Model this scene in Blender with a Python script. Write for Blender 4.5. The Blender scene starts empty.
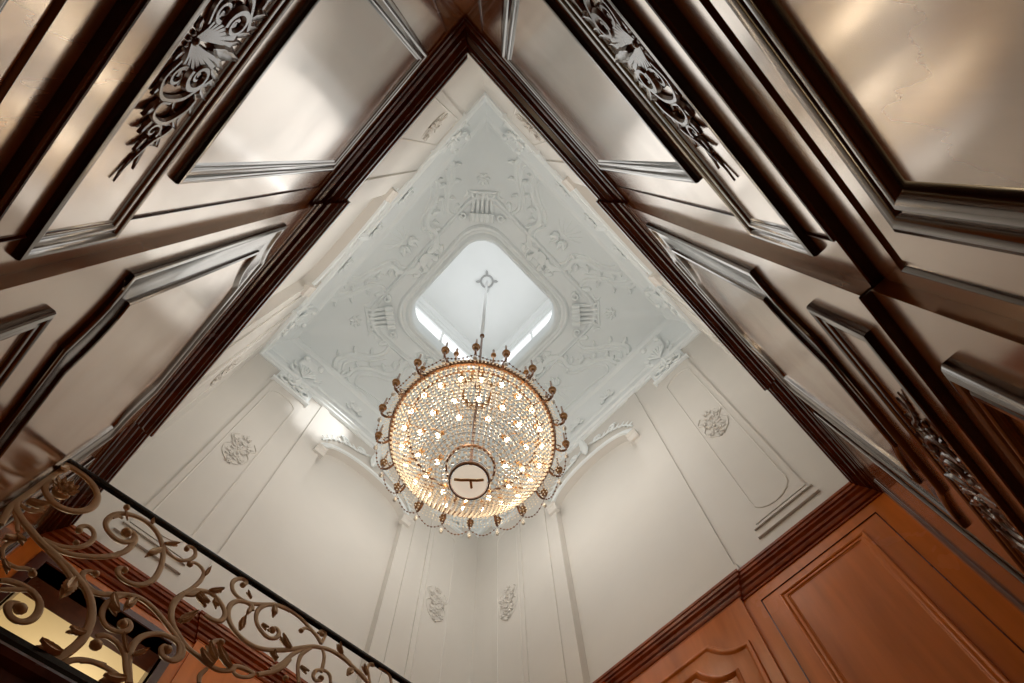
import bpy, math, random
from mathutils import Vector, Matrix
random.seed(7)
COL = bpy.context.scene.collection
EYE = 1.6                      # everything is laid out from eye height, then lifted onto the floor
PI = math.pi

# ------------------------------------------------------------------ materials
def nodes_of(name):
    m = bpy.data.materials.new(name); m.use_nodes = True
    nt = m.node_tree; nt.nodes.clear()
    out = nt.nodes.new('ShaderNodeOutputMaterial'); b = nt.nodes.new('ShaderNodeBsdfPrincipled')
    nt.links.new(b.outputs[0], out.inputs[0])
    return m, nt, b, out

def ramp(nt, stops):
    r = nt.nodes.new('ShaderNodeValToRGB'); e = r.color_ramp.elements
    while len(e) < len(stops): e.new(0.5)
    for i, (p, c) in enumerate(stops): e[i].position = p; e[i].color = (*c, 1)
    return r

def noise(nt, vec, scale, detail=4, rough=.55, dist=0):
    n = nt.nodes.new('ShaderNodeTexNoise'); n.inputs['Scale'].default_value = scale
    n.inputs['Detail'].default_value = detail; n.inputs['Roughness'].default_value = rough
    n.inputs['Distortion'].default_value = dist
    nt.links.new(vec, n.inputs['Vector']); return n

def wood(name, c0, c1, c2, rlo=.16, rhi=.38, ior=1.75, stretch=(6, 6, .55), coat=0.0, tint=(1, 1, 1)):
    m, nt, b, out = nodes_of(name)
    tc = nt.nodes.new('ShaderNodeTexCoord'); mp = nt.nodes.new('ShaderNodeMapping')
    mp.inputs['Scale'].default_value = stretch
    nt.links.new(tc.outputs['Object'], mp.inputs[0])
    n = noise(nt, mp.outputs[0], 1.6, 5, .5, .3)
    r = ramp(nt, [(.25, c0), (.52, c1), (.8, c2)])
    nt.links.new(n.outputs[0], r.inputs[0]); nt.links.new(r.outputs[0], b.inputs['Base Color'])
    n2 = noise(nt, tc.outputs['Object'], 2.4, 4, .5, .3)      # waxy smears in the polish
    mr = nt.nodes.new('ShaderNodeMapRange'); mr.inputs['From Min'].default_value = .3; mr.inputs['From Max'].default_value = .72
    mr.inputs['To Min'].default_value = rlo; mr.inputs['To Max'].default_value = rhi
    nt.links.new(n2.outputs[0], mr.inputs[0]); nt.links.new(mr.outputs[0], b.inputs['Roughness'])
    n3 = noise(nt, mp.outputs[0], 9, 1, .4)
    n4 = noise(nt, tc.outputs['Object'], 1.3, 1, .4)
    mx = nt.nodes.new('ShaderNodeMath'); mx.operation = 'MULTIPLY_ADD'; mx.inputs[1].default_value = 60.0
    nt.links.new(n4.outputs[0], mx.inputs[0]); nt.links.new(n3.outputs[0], mx.inputs[2])
    bp = nt.nodes.new('ShaderNodeBump'); bp.inputs['Strength'].default_value = .03; bp.inputs['Distance'].default_value = .001
    nt.links.new(mx.outputs[0], bp.inputs['Height']); nt.links.new(bp.outputs[0], b.inputs['Normal'])
    b.inputs['IOR'].default_value = ior
    b.inputs['Specular Tint'].default_value = (*tint, 1)
    b.inputs['Coat Weight'].default_value = coat; b.inputs['Coat Roughness'].default_value = .15; b.inputs['Coat IOR'].default_value = 2.3; b.inputs['Coat Tint'].default_value = (1, .92, .82, 1)
    return m

def plaster(name, c, rough=.55, var=.05, bump=.12):
    m, nt, b, out = nodes_of(name)
    tc = nt.nodes.new('ShaderNodeTexCoord')
    n = noise(nt, tc.outputs['Object'], 1.3, 5, .6)
    r = ramp(nt, [(.3, tuple(x * (1 - var) for x in c)), (.7, c)])
    nt.links.new(n.outputs[0], r.inputs[0]); nt.links.new(r.outputs[0], b.inputs['Base Color'])
    b.inputs['Roughness'].default_value = rough
    n2 = noise(nt, tc.outputs['Object'], 45, 3)
    bp = nt.nodes.new('ShaderNodeBump'); bp.inputs['Strength'].default_value = bump; bp.inputs['Distance'].default_value = .002
    nt.links.new(n2.outputs[0], bp.inputs['Height']); nt.links.new(bp.outputs[0], b.inputs['Normal'])
    return m

def plain(name, c, rough=.4, metal=0.0, emit=None, es=0.0, spec=.5, alpha=None):
    m, nt, b, out = nodes_of(name)
    b.inputs['Base Color'].default_value = (*c, 1); b.inputs['Roughness'].default_value = rough
    b.inputs['Metallic'].default_value = metal; b.inputs['Specular IOR Level'].default_value = spec
    if emit: b.inputs['Emission Color'].default_value = (*emit, 1); b.inputs['Emission Strength'].default_value = es
    tc = nt.nodes.new('ShaderNodeTexCoord'); n = noise(nt, tc.outputs['Object'], 30, 3)
    mr = nt.nodes.new('ShaderNodeMapRange'); mr.inputs['To Min'].default_value = max(0, rough - .08); mr.inputs['To Max'].default_value = rough + .1
    nt.links.new(n.outputs[0], mr.inputs[0]); nt.links.new(mr.outputs[0], b.inputs['Roughness'])
    if alpha is not None: b.inputs['Alpha'].default_value = alpha
    return m

M = {}
M['wood'] = wood('mahogany_lit', (.56, .15, .018), (.72, .20, .028), (.86, .25, .040), rlo=.16, rhi=.30, ior=1.36, tint=(1, .85, .7))  # lit copy of the wall wood: its brightness is put into the colour
M['wood_cornice'] = wood('cornice_mahogany_lit', (.20, .038, .007), (.34, .07, .012), (.46, .105, .018), rlo=.2, rhi=.34, ior=1.4)  # lit copy of the cornice wood, for the back and front walls
M['wood_side'] = wood('mahogany_side_sheen', (.25, .095, .034), (.34, .135, .050), (.43, .18, .070), rlo=.10, rhi=.25, ior=2.75, tint=(1, .86, .70), coat=.5)  # same wood on the side walls, recoloured to carry their grazing sheen
M['wood_frame'] = wood('mahogany_moulding_shaded', (.022, .007, .003), (.035, .011, .005), (.05, .017, .008), rlo=.10, rhi=.20, ior=1.85, tint=(1, .86, .74))  # same wood darkened so that moulding undersides look shaded
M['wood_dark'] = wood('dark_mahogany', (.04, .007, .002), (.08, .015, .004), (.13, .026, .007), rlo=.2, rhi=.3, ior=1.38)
M['wood_carved'] = wood('carved_mahogany', (.05, .016, .008), (.09, .028, .012), (.14, .045, .018), rlo=.2, rhi=.36, ior=1.9, stretch=(4, 4, 4))
M['plaster'] = plaster('ivory_wall_paint', (.69, .66, .61), .5)
M['stucco'] = plaster('white_stucco', (.845, .885, .89), .45)
M['stucco_orn'] = plaster('stucco_ornament', (.87, .91, .91), .4, bump=.05)
M['lantern'] = plaster('lantern_paint', (.84, .85, .83), .5)
M['cream'] = plaster('cream_paint', (.74, .62, .40), .6)
M['floor'] = wood('dark_parquet', (.012, .006, .004), (.02, .010, .006), (.03, .014, .008), rlo=.25, rhi=.5, ior=1.45)
M['iron'] = plain('gilded_bronze_iron', (.62, .43, .235), .45, .15)
M['iron_dark'] = plain('black_lacquered_rail', (.012, .010, .009), .22)
M['brass'] = plain('aged_brass', (.34, .18, .07), .3, .8)
M['brass_dark'] = plain('dark_bronze', (.17, .075, .03), .35, .8)
M['crystal'] = plain('cut_crystal', (.93, .84, .70), .08, 0, (1, .82, .62), .10, .9)  # beads glow faintly by emission, in place of light through glass
M['crystal_clear'] = plain('clear_pendants', (.75, .74, .70), .06, 0, None, 0, 1.0)
M['rose'] = plain('grey_rose', (.40, .40, .39), .5)
M['bulb'] = plain('glowing_bulb', (1, .9, .7), .3, 0, (1, .80, .52), 14)
M['candle'] = plain('candle_sleeve', (.20, .13, .08), .5)
M['rod'] = plain('white_rod', (.72, .72, .70), .35)
M['glasspane'] = plain('daylit_frosted_glass', (.9, .94, 1), .3, 0, (1, 1, 1), .80)

# ------------------------------------------------------------------ mesh builder
class MB:
    def __init__(s): s.v = []; s.f = []
    def loops(s, loops, closed=True, cap0=False, cap1=False):
        b = len(s.v); n = len(loops[0])
        for L in loops: s.v += [tuple(p) for p in L]
        for i in range(len(loops) - 1):
            for j in range(n if closed else n - 1):
                k = (j + 1) % n
                s.f.append((b + i * n + j, b + i * n + k, b + (i + 1) * n + k, b + (i + 1) * n + j))
        if cap0: s.f.append(tuple(b + j for j in range(n - 1, -1, -1)))
        if cap1: s.f.append(tuple(b + (len(loops) - 1) * n + j for j in range(n)))
    def poly(s, pts):
        b = len(s.v); s.v += [tuple(p) for p in pts]; s.f.append(tuple(range(b, b + len(pts))))
    def box(s, fr, u0, u1, z0, z1, w0, w1):
        P = fr.p
        a = [P(u0, z0, w0), P(u1, z0, w0), P(u1, z1, w0), P(u0, z1, w0)]
        c = [P(u0, z0, w1), P(u1, z0, w1), P(u1, z1, w1), P(u0, z1, w1)]
        s.loops([a, c], True, True, True)
    def tube(s, pts, rad, seg=7, nrm=None, flat=1.0, caps=True):
        """round bar through pts; rad a number or a list; nrm keeps it flattened against a surface"""
        n = len(pts); L = []
        up = Vector((.13, .21, .97)) if nrm is None else None
        for i, p in enumerate(pts):
            p = Vector(p)
            t = Vector(pts[min(i + 1, n - 1)]) - Vector(pts[max(i - 1, 0)])
            if t.length < 1e-9: t = Vector((0, 0, 1))
            t.normalize()
            nn = up if nrm is None else (nrm[i] if isinstance(nrm, list) else nrm)
            a = t.cross(nn)
            if a.length < 1e-3: a = t.cross(Vector((1, 0, 0)))
            a.normalize(); c = a.cross(t).normalized()
            r = rad[i] if isinstance(rad, (list, tuple)) else rad
            L.append([p + a * (r * math.cos(2 * PI * k / seg)) + c * (r * flat * math.sin(2 * PI * k / seg)) for k in range(seg)])
        s.loops(L, True, caps, caps)
    def ball(s, c, r, seg=8, rings=5, sz=1.0, axis=None):
        c = Vector(c); L = []
        ax = Vector((0, 0, 1)) if axis is None else Vector(axis).normalized()
        q = ax.to_track_quat('Z', 'Y')
        for i in range(rings + 1):
            th = PI * (i / rings); rr = max(r * math.sin(th), r * .02)
            L.append([c + q @ Vector((rr * math.cos(2 * PI * k / seg), rr * math.sin(2 * PI * k / seg), -r * sz * math.cos(th))) for k in range(seg)])
        s.loops(L, True, True, True)
    def lathe(s, c, prof, seg=24):
        s.loops([[(c[0] + r * math.cos(2 * PI * k / seg), c[1] + r * math.sin(2 * PI * k / seg), c[2] + z) for k in range(seg)] for r, z in prof])
    def leaf(s, p0, p1, n, width, h=None, lobes=3, curl=.35):
        """acanthus leaf: raised midrib, lobed edges, tip curling off the surface"""
        p0 = Vector(p0); p1 = Vector(p1); d = p1 - p0; ln = d.length
        if ln < 1e-6: return
        d.normalize(); n = Vector(n).normalized(); a = d.cross(n).normalized()
        h = width * .35 if h is None else h; K = 10; L = []
        for i in range(K + 1):
            t = i / K
            wd = width * .5 * (math.sin(PI * min(1, t * .93 + .07)) ** .7) * (.72 + .28 * abs(math.cos(lobes * PI * t)))
            if i == K: wd = width * .06
            lift = curl * width * t * t
            c = p0 + d * (ln * t) + n * lift
            L.append([c - a * wd + n * (h * .15), c - a * wd * .5 + n * (h * .75), c + n * (h * .55), c + a * wd * .5 + n * (h * .75), c + a * wd + n * (h * .15), c - n * (h * .1)])
        s.loops(L, True, True, True)
    def build(s, name, mat, parent=None, smooth=True, ang=40, label=None):
        me = bpy.data.meshes.new(name); me.from_pydata(s.v, [], s.f); me.update()
        import bmesh
        bm = bmesh.new(); bm.from_mesh(me); bmesh.ops.recalc_face_normals(bm, faces=bm.faces); bm.to_mesh(me); bm.free()
        me.materials.append(mat)
        if smooth:
            me.polygons.foreach_set('use_smooth', [True] * len(me.polygons))
            me.set_sharp_from_angle(angle=math.radians(ang))
        o = bpy.data.objects.new(name, me); COL.objects.link(o)
        if parent: o.parent = parent
        if label: o['label'] = label
        return o

def thing(name, label, cat, group=None, loc=(0, 0, 0)):
    o = bpy.data.objects.new(name, None); COL.objects.link(o); o.location = loc; o.empty_display_size = .1
    o['label'] = label; o['category'] = cat
    if group: o['group'] = group
    return o
def tag(o, label, cat, group=None):
    o['label'] = label; o['category'] = cat
    if group: o['group'] = group
    return o
def struct(o):
    o['kind'] = 'structure'; return o

def catmull(P, per=6):
    P = [Vector(p) for p in P]
    if len(P) < 3: return P
    Q = [P[0] * 2 - P[1]] + P + [P[-1] * 2 - P[-2]]; out = []
    for i in range(1, len(Q) - 2):
        a, b, c, d = Q[i - 1:i + 3]
        for k in range(per):
            t = k / per
            out.append(.5 * ((2 * b) + (c - a) * t + (2 * a - 5 * b + 4 * c - d) * t * t + (3 * b - a - 3 * c + d) * t ** 3))
    out.append(P[-1]); return out

# ------------------------------------------------------------------ wall frames: u along the wall, z up, w out into the room
class Frame:
    def __init__(s, org, du, dw): s.o = Vector(org); s.du = Vector(du); s.dw = Vector(dw); s.n = s.dw
    def p(s, u, z, w=0): return s.o + s.du * u + s.dw * w + Vector((0, 0, z))
WR = Frame((0, -.315, 0), (1, 0, 0), (0, 1, 0))
WL = Frame((-.512, 0, 0), (0, 1, 0), (1, 0, 0))
WB = Frame((2.90, 0, 0), (0, 1, 0), (-1, 0, 0))
WF = Frame((0, 3.385, 0), (1, 0, 0), (0, -1, 0))
X0, X1, Y0, Y1 = -.512, 2.90, -.315, 3.385            # wood wall planes
PX0, PX1, PY0, PY1 = -.508, 2.945, -.335, 3.405        # painted wall planes above
# ================================================================== SETTING
FLOORZ = -EYE
mb = MB(); mb.poly([(-1.5, -1.3, FLOORZ), (4, -1.3, FLOORZ), (4, 6, FLOORZ), (-1.5, 6, FLOORZ)])
struct(mb.build('floor', M['floor'], smooth=False))

# ---- wood walls: each with a projecting middle bay
LOWZ = 1.258                                           # ledge line: everything under it steps back
CORN = 3.85
def wood_wall(name, fr, ua, ub, b0, b1, opening=None):
    mb = MB(); W_BAY, STEP = .027, -.016
    def plate(u0, u1, z0, z1, w):
        mb.box(fr, u0, u1, z0, z1, -.12, w)
    def seg(u0, u1, z0, z1, w):
        if opening and u0 < opening[1] and u1 > opening[0] and z0 < opening[3] and z1 > opening[2]:
            o0, o1, oz0, oz1 = opening
            if u0 < o0: plate(u0, o0, z0, z1, w)
            if u1 > o1: plate(o1, u1, z0, z1, w)
            if z0 < oz0: plate(max(u0, o0), min(u1, o1), z0, oz0, w)
            if z1 > oz1: plate(max(u0, o0), min(u1, o1), oz1, z1, w)
        else: plate(u0, u1, z0, z1, w)
    for (z0, z1, dw) in ((FLOORZ, LOWZ, STEP), (LOWZ, CORN + .02, 0.0)):
        seg(ua, b0, z0, z1, dw); seg(b0, b1, z0, z1, dw + W_BAY); seg(b1, ub, z0, z1, dw)
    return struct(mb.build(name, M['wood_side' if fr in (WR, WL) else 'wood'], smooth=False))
wood_wall('wall_right', WR, X0 - .1, X1 + .1, .60, 1.86)
wood_wall('wall_left', WL, Y0 - .1, Y1 + .1, .80, 2.36)
wood_wall('wall_back', WB, Y0 - .1, Y1 + .1, .75, 2.31)
OPEN = (-.36, .485, 1.93, 3.73)
wood_wall('wall_front', WF, X0 - .1, X1 + .1, .60, 1.80, OPEN)

# ---- wooden cornice, one length per wall, mitred at the corners and breaking forward over the bays
CP = [(-.03, 3.845), (.008, 3.845), (.012, 3.858), (.006, 3.866), (.018, 3.872), (.026, 3.888), (.028, 3.902), (.042, 3.908), (.048, 3.928),
      (.066, 3.944), (.070, 3.958), (.082, 3.964), (.086, 3.985), (.093, 3.992), (.095, 4.012), (-.10, 4.016)]
def cornice(name, fr, ua, ub, b0, b1, k=1.0, kb=.016):
    loops = []
    for side, u, bay in (('a', ua, 0), ('m', b0, 0), ('m', b0, 1), ('n', b1, 1), ('n', b1, 0), ('b', ub, 0)):
        L = []
        for (w, z) in CP:
            w2 = w * k + (kb if bay else 0)
            if side == 'a': uu = u + w * k
            elif side == 'b': uu = u - w * k
            elif side == 'm': uu = u - max(w, 0) * k
            else: uu = u + max(w, 0) * k
            L.append(fr.p(uu, z, w2))
        loops.append(L)
    mb = MB(); mb.loops(loops, closed=True); return struct(mb.build(name, M['wood_cornice' if fr in (WB, WF) else 'wood_dark'], smooth=True, ang=30))  # side cornices use the dark copy, their shade put into the colour
cornice('trim_1', WR, X0, X1, .60, 1.86)
cornice('trim_2', WL, Y0, Y1, .80, 2.36, 1.18)
cornice('trim_3', WB, Y0, Y1, .75, 2.31)
cornice('trim_4', WF, X0, X1, .60, 1.80)
# bead under the ledge, its colour darkened to carry the underside shade
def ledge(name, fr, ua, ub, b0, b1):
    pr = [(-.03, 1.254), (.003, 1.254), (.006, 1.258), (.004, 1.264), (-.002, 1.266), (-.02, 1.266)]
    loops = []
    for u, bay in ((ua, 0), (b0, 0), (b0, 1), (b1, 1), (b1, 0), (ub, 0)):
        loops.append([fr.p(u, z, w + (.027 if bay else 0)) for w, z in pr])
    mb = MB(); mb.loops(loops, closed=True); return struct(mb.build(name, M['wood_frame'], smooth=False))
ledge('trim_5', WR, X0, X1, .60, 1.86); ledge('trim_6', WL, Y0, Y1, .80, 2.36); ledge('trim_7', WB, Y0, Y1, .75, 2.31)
for nm, fr, ua, ub in (('baseboard_right', WR, X0, X1), ('baseboard_left', WL, Y0, Y1), ('baseboard_back', WB, Y0, Y1), ('baseboard_front', WF, X0, X1)):
    mb = MB(); mb.loops([[fr.p(u, z, w) for w, z in ((-.03, FLOORZ), (.02, FLOORZ), (.02, FLOORZ + .2), (.01, FLOORZ + .23), (-.03, FLOORZ + .24))] for u in (ua, ub)], True, True, True)
    struct(mb.build(nm, M['wood_dark'], smooth=False))

# ---- painted upper walls, each with a shallow arched niche
FR = {'R': Frame((0, PY0, 0), (1, 0, 0), (0, 1, 0)), 'L': Frame((PX0, 0, 0), (0, 1, 0), (1, 0, 0)),
      'B': Frame((PX1, 0, 0), (0, 1, 0), (-1, 0, 0)), 'F': Frame((0, PY1, 0), (1, 0, 0), (0, -1, 0))}
SPAN = {'R': (PX0, PX1), 'L': (PY0, PY1), 'B': (PY0, PY1), 'F': (PX0, PX1)}
NICHE = {'R': (.64, 1.84), 'L': (.95, 2.13), 'B': (.95, 2.12), 'F': (.66, 1.83)}
SPRING, CROWN, NB, NT = 7.27, 7.68, 3.98, 8.40
def arch_pts(u0, u1, n=20, o=0.0):
    c = (u0 + u1) / 2; a = (u1 - u0) / 2 + o; h = CROWN - SPRING + o
    return [(c - a * math.cos(PI * i / n), SPRING + h * (math.sin(PI * i / n) ** .8)) for i in range(n + 1)]
def upper_wall(key, name):
    fr = FR[key]; ua, ub = SPAN[key]; u0, u1 = NICHE[key]; dep = -.09
    mb = MB(); A = arch_pts(u0, u1)
    mb.poly([fr.p(ua, NB), fr.p(u0, NB), fr.p(u0, SPRING), fr.p(u0, NT), fr.p(ua, NT)])
    mb.poly([fr.p(u1, NB), fr.p(ub, NB), fr.p(ub, NT), fr.p(u1, NT), fr.p(u1, SPRING)])
    mb.loops([[fr.p(u, z) for u, z in A], [fr.p(u, NT) for u, z in A]], closed=False)
    O = [(u0, NB)] + A + [(u1, NB)]
    mb.loops([[fr.p(u, z) for u, z in O], [fr.p(u, z, dep) for u, z in O]], closed=False)
    c = (u0 + u1) / 2
    mb.loops([[fr.p(u, z, dep) for u, z in A], [fr.p(u, NB, dep) for u, z in A]], closed=False)
    # outer skin so that no light leaks in
    mb.poly([fr.p(ua - .2, NB, -.2), fr.p(ub + .2, NB, -.2), fr.p(ub + .2, NT, -.2), fr.p(ua - .2, NT, -.2)])
    return struct(mb.build(name, M['plaster'], smooth=True, ang=30))
for k, nm in (('R', 'wall_right_upper'), ('L', 'wall_left_upper'), ('B', 'wall_back_upper'), ('F', 'wall_front_upper')): upper_wall(k, nm)

# ---- ceiling cornice, cove, opening frame, lantern
def rect_loop(o, z):
    return [(PX0 + o, PY0 + o, z), (PX1 - o, PY0 + o, z), (PX1 - o, PY1 - o, z), (PX0 + o, PY1 - o, z)]
ZC = 9.155
prof = [(-.02, 8.27), (.018, 8.27), (.034, 8.29), (.036, 8.335), (.058, 8.35), (.060, 8.38), (.020, 8.40), (.012, 8.60), (.034, 8.62), (.040, 8.66), (.030, 8.68), (.045, 8.74),
        (.078, 8.80), (.085, 8.82), (.074, 8.835), (.088, 8.89), (.116, 8.93), (.124, 8.96), (.165, 8.99), (.180, 9.03), (.172, 9.07), (.135, 9.08), (.130, 9.12), (.08, 9.14), (.06, 9.16)]
mb = MB(); mb.loops([rect_loop(o, z) for o, z in prof]); struct(mb.build('trim_8', M['stucco'], ang=28))
CX_, CY_ = 1.225, 1.525                      # centre of the stair hall
HO = .77                                     # half width of the opening
def q_round(x, y, r):
    ax, ay = abs(x), abs(y)
    if ax > 1 - r and ay > 1 - r:
        vx, vy = ax - (1 - r), ay - (1 - r); L = math.hypot(vx, vy); m = max(vx, vy)
        if L > 1e-9:
            k = m / L; vx, vy = vx * k, vy * k
        ax, ay = 1 - r + vx, 1 - r + vy
    return math.copysign(ax, x), math.copysign(ay, y)
HXo, HYo = (PX1 - PX0) / 2 - .06, (PY1 - PY0) / 2 - .06
def cove_z(t): return ZC + .70 * (1 - (1 - t) ** 1.9)
def cove(side, s, t):
    """point on the coved ceiling: side 0..3 (R,B,F,L), s -1..1 along it, t 0 at the cornice, 1 at the opening"""
    q = {0: (s, -1), 1: (1, s), 2: (-s, 1), 3: (-1, -s)}[side]
    x, y = q_round(q[0], q[1], .42 * t ** 1.5)
    hx = HXo + (HO + .16 - HXo) * t; hy = HYo + (HO + .16 - HYo) * t
    cx = (PX0 + PX1) / 2; cy = (PY0 + PY1) / 2
    return Vector((cx + x * hx, cy + y * hy, cove_z(t)))
def cove_n(side, s, t):
    e = .01; a = cove(side, s + e, t) - cove(side, s - e, t); b = cove(side, s, min(1, t + e)) - cove(side, s, max(0, t - e))
    n = a.cross(b).normalized()
    return n if n.z < 0 else -n
mb = MB(); NS = 24
mb.loops([[cove(sd, -1 + 2 * i / NS, j / 14) for sd in range(4) for i in range(NS)] for j in range(15)])
struct(mb.build('ceiling', M['stucco'], ang=50))
def rsq(h, z, r=.42, n=NS):
    L = []
    cx = (PX0 + PX1) / 2; cy = (PY0 + PY1) / 2
    for sd in range(4):
        for i in range(n):
            s = -1 + 2 * i / n; q = {0: (s, -1), 1: (1, s), 2: (-s, 1), 3: (-1, -s)}[sd]
            x, y = q_round(q[0], q[1], r); L.append((cx + x * h, cy + y * h, z))
    return L
zt = cove_z(1)
mb = MB(); mb.loops([rsq(HO + .165, zt + .01), rsq(HO + .16, zt - .012), rsq(HO + .135, zt - .03), rsq(HO + .11, zt - .022), rsq(HO + .10, zt + .0), rsq(HO + .075, zt + .01),
    rsq(HO + .06, zt - .01), rsq(HO + .035, zt - .02), rsq(HO + .012, zt - .005), rsq(HO, zt + .03), rsq(HO, zt + .42)])
struct(mb.build('trim_9', M['stucco'], ang=40))
HL, ZL0, ZL1 = 1.07, zt + .42, 12.75
cx, cy = (PX0 + PX1) / 2, (PY0 + PY1) / 2
mb = MB()
L0 = rsq(HO, ZL0); L1 = rsq(HL, ZL0, 0.001)
mb.loops([L0, L1])
sq = lambda h, z: [(cx - h, cy - h, z), (cx + h, cy - h, z), (cx + h, cy + h, z), (cx - h, cy + h, z)]
mb.loops([sq(HL, ZL0), sq(HL, 12.55), sq(HL - .03, 12.58), sq(HL - .04, 12.64), sq(HL - .10, 12.68), sq(HL - .12, ZL1)], True, False, True)
struct(mb.build('ceiling_lantern', M['lantern'], smooth=False))
# lantern windows
k = 0
for (dx, dy) in ((0, -1), (1, 0), (0, 1), (-1, 0)):
    k += 1
    fr = Frame((cx + dx * HL, cy + dy * HL, 0), (-dy, dx, 0), (-dx, -dy, 0))
    w = thing('window_%d' % k, '', '')
    for kk in ('label', 'category'): del w[kk]
    struct(w)
    mb = MB()
    for (a, b, c, d) in ((-.8, .8, 10.75, 10.83), (-.8, .8, 12.17, 12.25), (-.8, -.73, 10.83, 12.17), (.73, .8, 10.83, 12.17), (-.02, .02, 10.83, 12.17), (-.73, .73, 11.48, 11.52)):
        mb.box(fr, a, b, c, d, 0, .035)
    mb.build('window_frame', M['lantern'], w, smooth=False)
    mb = MB(); mb.poly([fr.p(-.75, 10.8, .008), fr.p(.75, 10.8, .008), fr.p(.75, 12.2, .008), fr.p(-.75, 12.2, .008)])
    mb.build('pane', M['glasspane'], w, smooth=False)

# ---- lobby seen through the opening over the landing
mb = MB()
lx0, lx1, ly0, ly1, lz0, lz1 = -1.3, 1.6, 3.66, 6.0, 1.93, 3.95
mb.poly([(lx0, ly0, lz1), (lx1, ly0, lz1), (lx1, ly1, lz1), (lx0, ly1, lz1)])
mb.poly([(lx0, ly1, lz0), (lx1, ly1, lz0), (lx1, ly1, lz1), (lx0, ly1, lz1)])
mb.poly([(lx0, ly0, lz0), (lx0, ly1, lz0), (lx0, ly1, lz1), (lx0, ly0, lz1)])
mb.poly([(lx1, ly0, lz0), (lx1, ly1, lz0), (lx1, ly1, lz1), (lx1, ly0, lz1)])
struct(mb.build('wall_lobby', M['cream'], smooth=False))
mb = MB(); mb.poly([(lx0, ly0, lz0), (lx1, ly0, lz0), (lx1, ly1, lz0), (lx0, ly1, lz0)])
struct(mb.build('floor_lobby', M['floor'], smooth=False))
mb = MB(); o0, o1, oz0, oz1 = OPEN; F2 = Frame((0, 3.385, 0), (1, 0, 0), (0, -1, 0))
# lining of the opening: two jambs and the deep dark head
mb.box(F2, o0 - .06, o0, oz0, oz1, -.28, .012); mb.box(F2, o1, o1 + .05, oz0, oz1, -.28, .012)
mb.box(F2, o0 - .06, o1 + .05, oz1, oz1 + .05, -.28, .012)
d = struct(mb.build('door_1', M['wood_dark'], smooth=False))
mb = MB()
for a, b, c, e in ((lx0, o0 - .06, lz0, lz1), (o1 + .05, lx1, lz0, lz1), (o0 - .06, o1 + .05, oz1 + .05, lz1)):
    mb.box(F2, a, b, c, e, -.275, -.125)
struct(mb.build('wall_lobby_front', M['cream'], smooth=False))

# ---- landing slab under the balustrade
fx, fy = 3.5, -.172
mb = MB()
RA = Vector((-.56, 2.157, 0)); RD = Vector((.9988, -.0492, 0)); RN = Vector((-.0492, -.9988, 0))
FRL = Frame(RA, RD, RN)
prof = [(-.05, 1.62), (.035, 1.62), (.035, 1.64), (.02, 1.66), (.02, 1.86), (.045, 1.88), (.05, 1.91), (.04, 1.93), (-.05, 1.93)]
mb.loops([[FRL.p(u, z, w) for w, z in prof] for u in (.09, 3.36)], True, True, True)
struct(mb.build('trim_10', M['wood_dark'], smooth=True, ang=25))
mb = MB()
mb.loops([[(X0, 2.2, 1.70), (X1, 2.03, 1.70), (X1, Y1, 1.70), (X0, Y1, 1.70)], [(X0, 2.2, 1.925), (X1, 2.03, 1.925), (X1, Y1, 1.925), (X0, Y1, 1.925)]], True, True, True)
struct(mb.build('floor_landing', M['floor'], smooth=False))
# ================================================================== WOOD PANELS
def rect_shape(u0, u1, z0, z1):
    return lambda o: [(u0 + o, z0 + o), (u1 - o, z0 + o), (u1 - o, z1 - o), (u0 + o, z1 - o)]
def shoulder_shape(u0, u1, z0, z1, sl=.24, sht=.19, shb=.10, n=9):
    """panel whose middle rises above (and dips below) its corners through a scooped curve"""
    def f(o):
        a, b, c, d = u0 + o, u1 - o, z0 + o, z1 - o; P = []
        g = lambda t: t ** 2.3
        P += [(a + (sl - 0) * i / n, c + shb * (1 - g(i / n))) for i in range(n + 1)]
        P += [(b - (sl - 0) * (n - i) / n, c + shb * (1 - g((n - i) / n))) for i in range(n + 1)]
        P += [(b - (sl - 0) * i / n, d - sht * (1 - g(i / n))) for i in range(n + 1)]
        P += [(a + (sl - 0) * (n - i) / n, d - sht * (1 - g((n - i) / n))) for i in range(n + 1)]
        return P
    return f
BOL = [(0, -.004), (0, .008), (.003, .012), (.011, .0135), (.019, .011), (.023, .007), (.027, .0075), (.034, .009), (.042, .0075), (.046, .004), (.050, .0035), (.060, -.003)]
def mould(name, fr, shape, prof, wb, mat, parent):
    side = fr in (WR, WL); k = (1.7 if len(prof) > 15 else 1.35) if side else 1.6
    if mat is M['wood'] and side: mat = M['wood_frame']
    mb = MB(); mb.loops([[fr.p(u, z, wb + (w * k if w > 0 else w)) for u, z in shape(o)] for o, w in prof])
    return mb.build(name, mat, parent, ang=38)
def field(name, fr, shape, o, w, mat, parent):
    mb = MB(); P = shape(o)
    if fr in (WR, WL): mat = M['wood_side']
    mb.loops([[fr.p(u, z, w) for u, z in P], [fr.p(u, z, w - .012) for u, z in P]], True, True, True)
    return mb.build(name, mat, parent, smooth=False)

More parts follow.
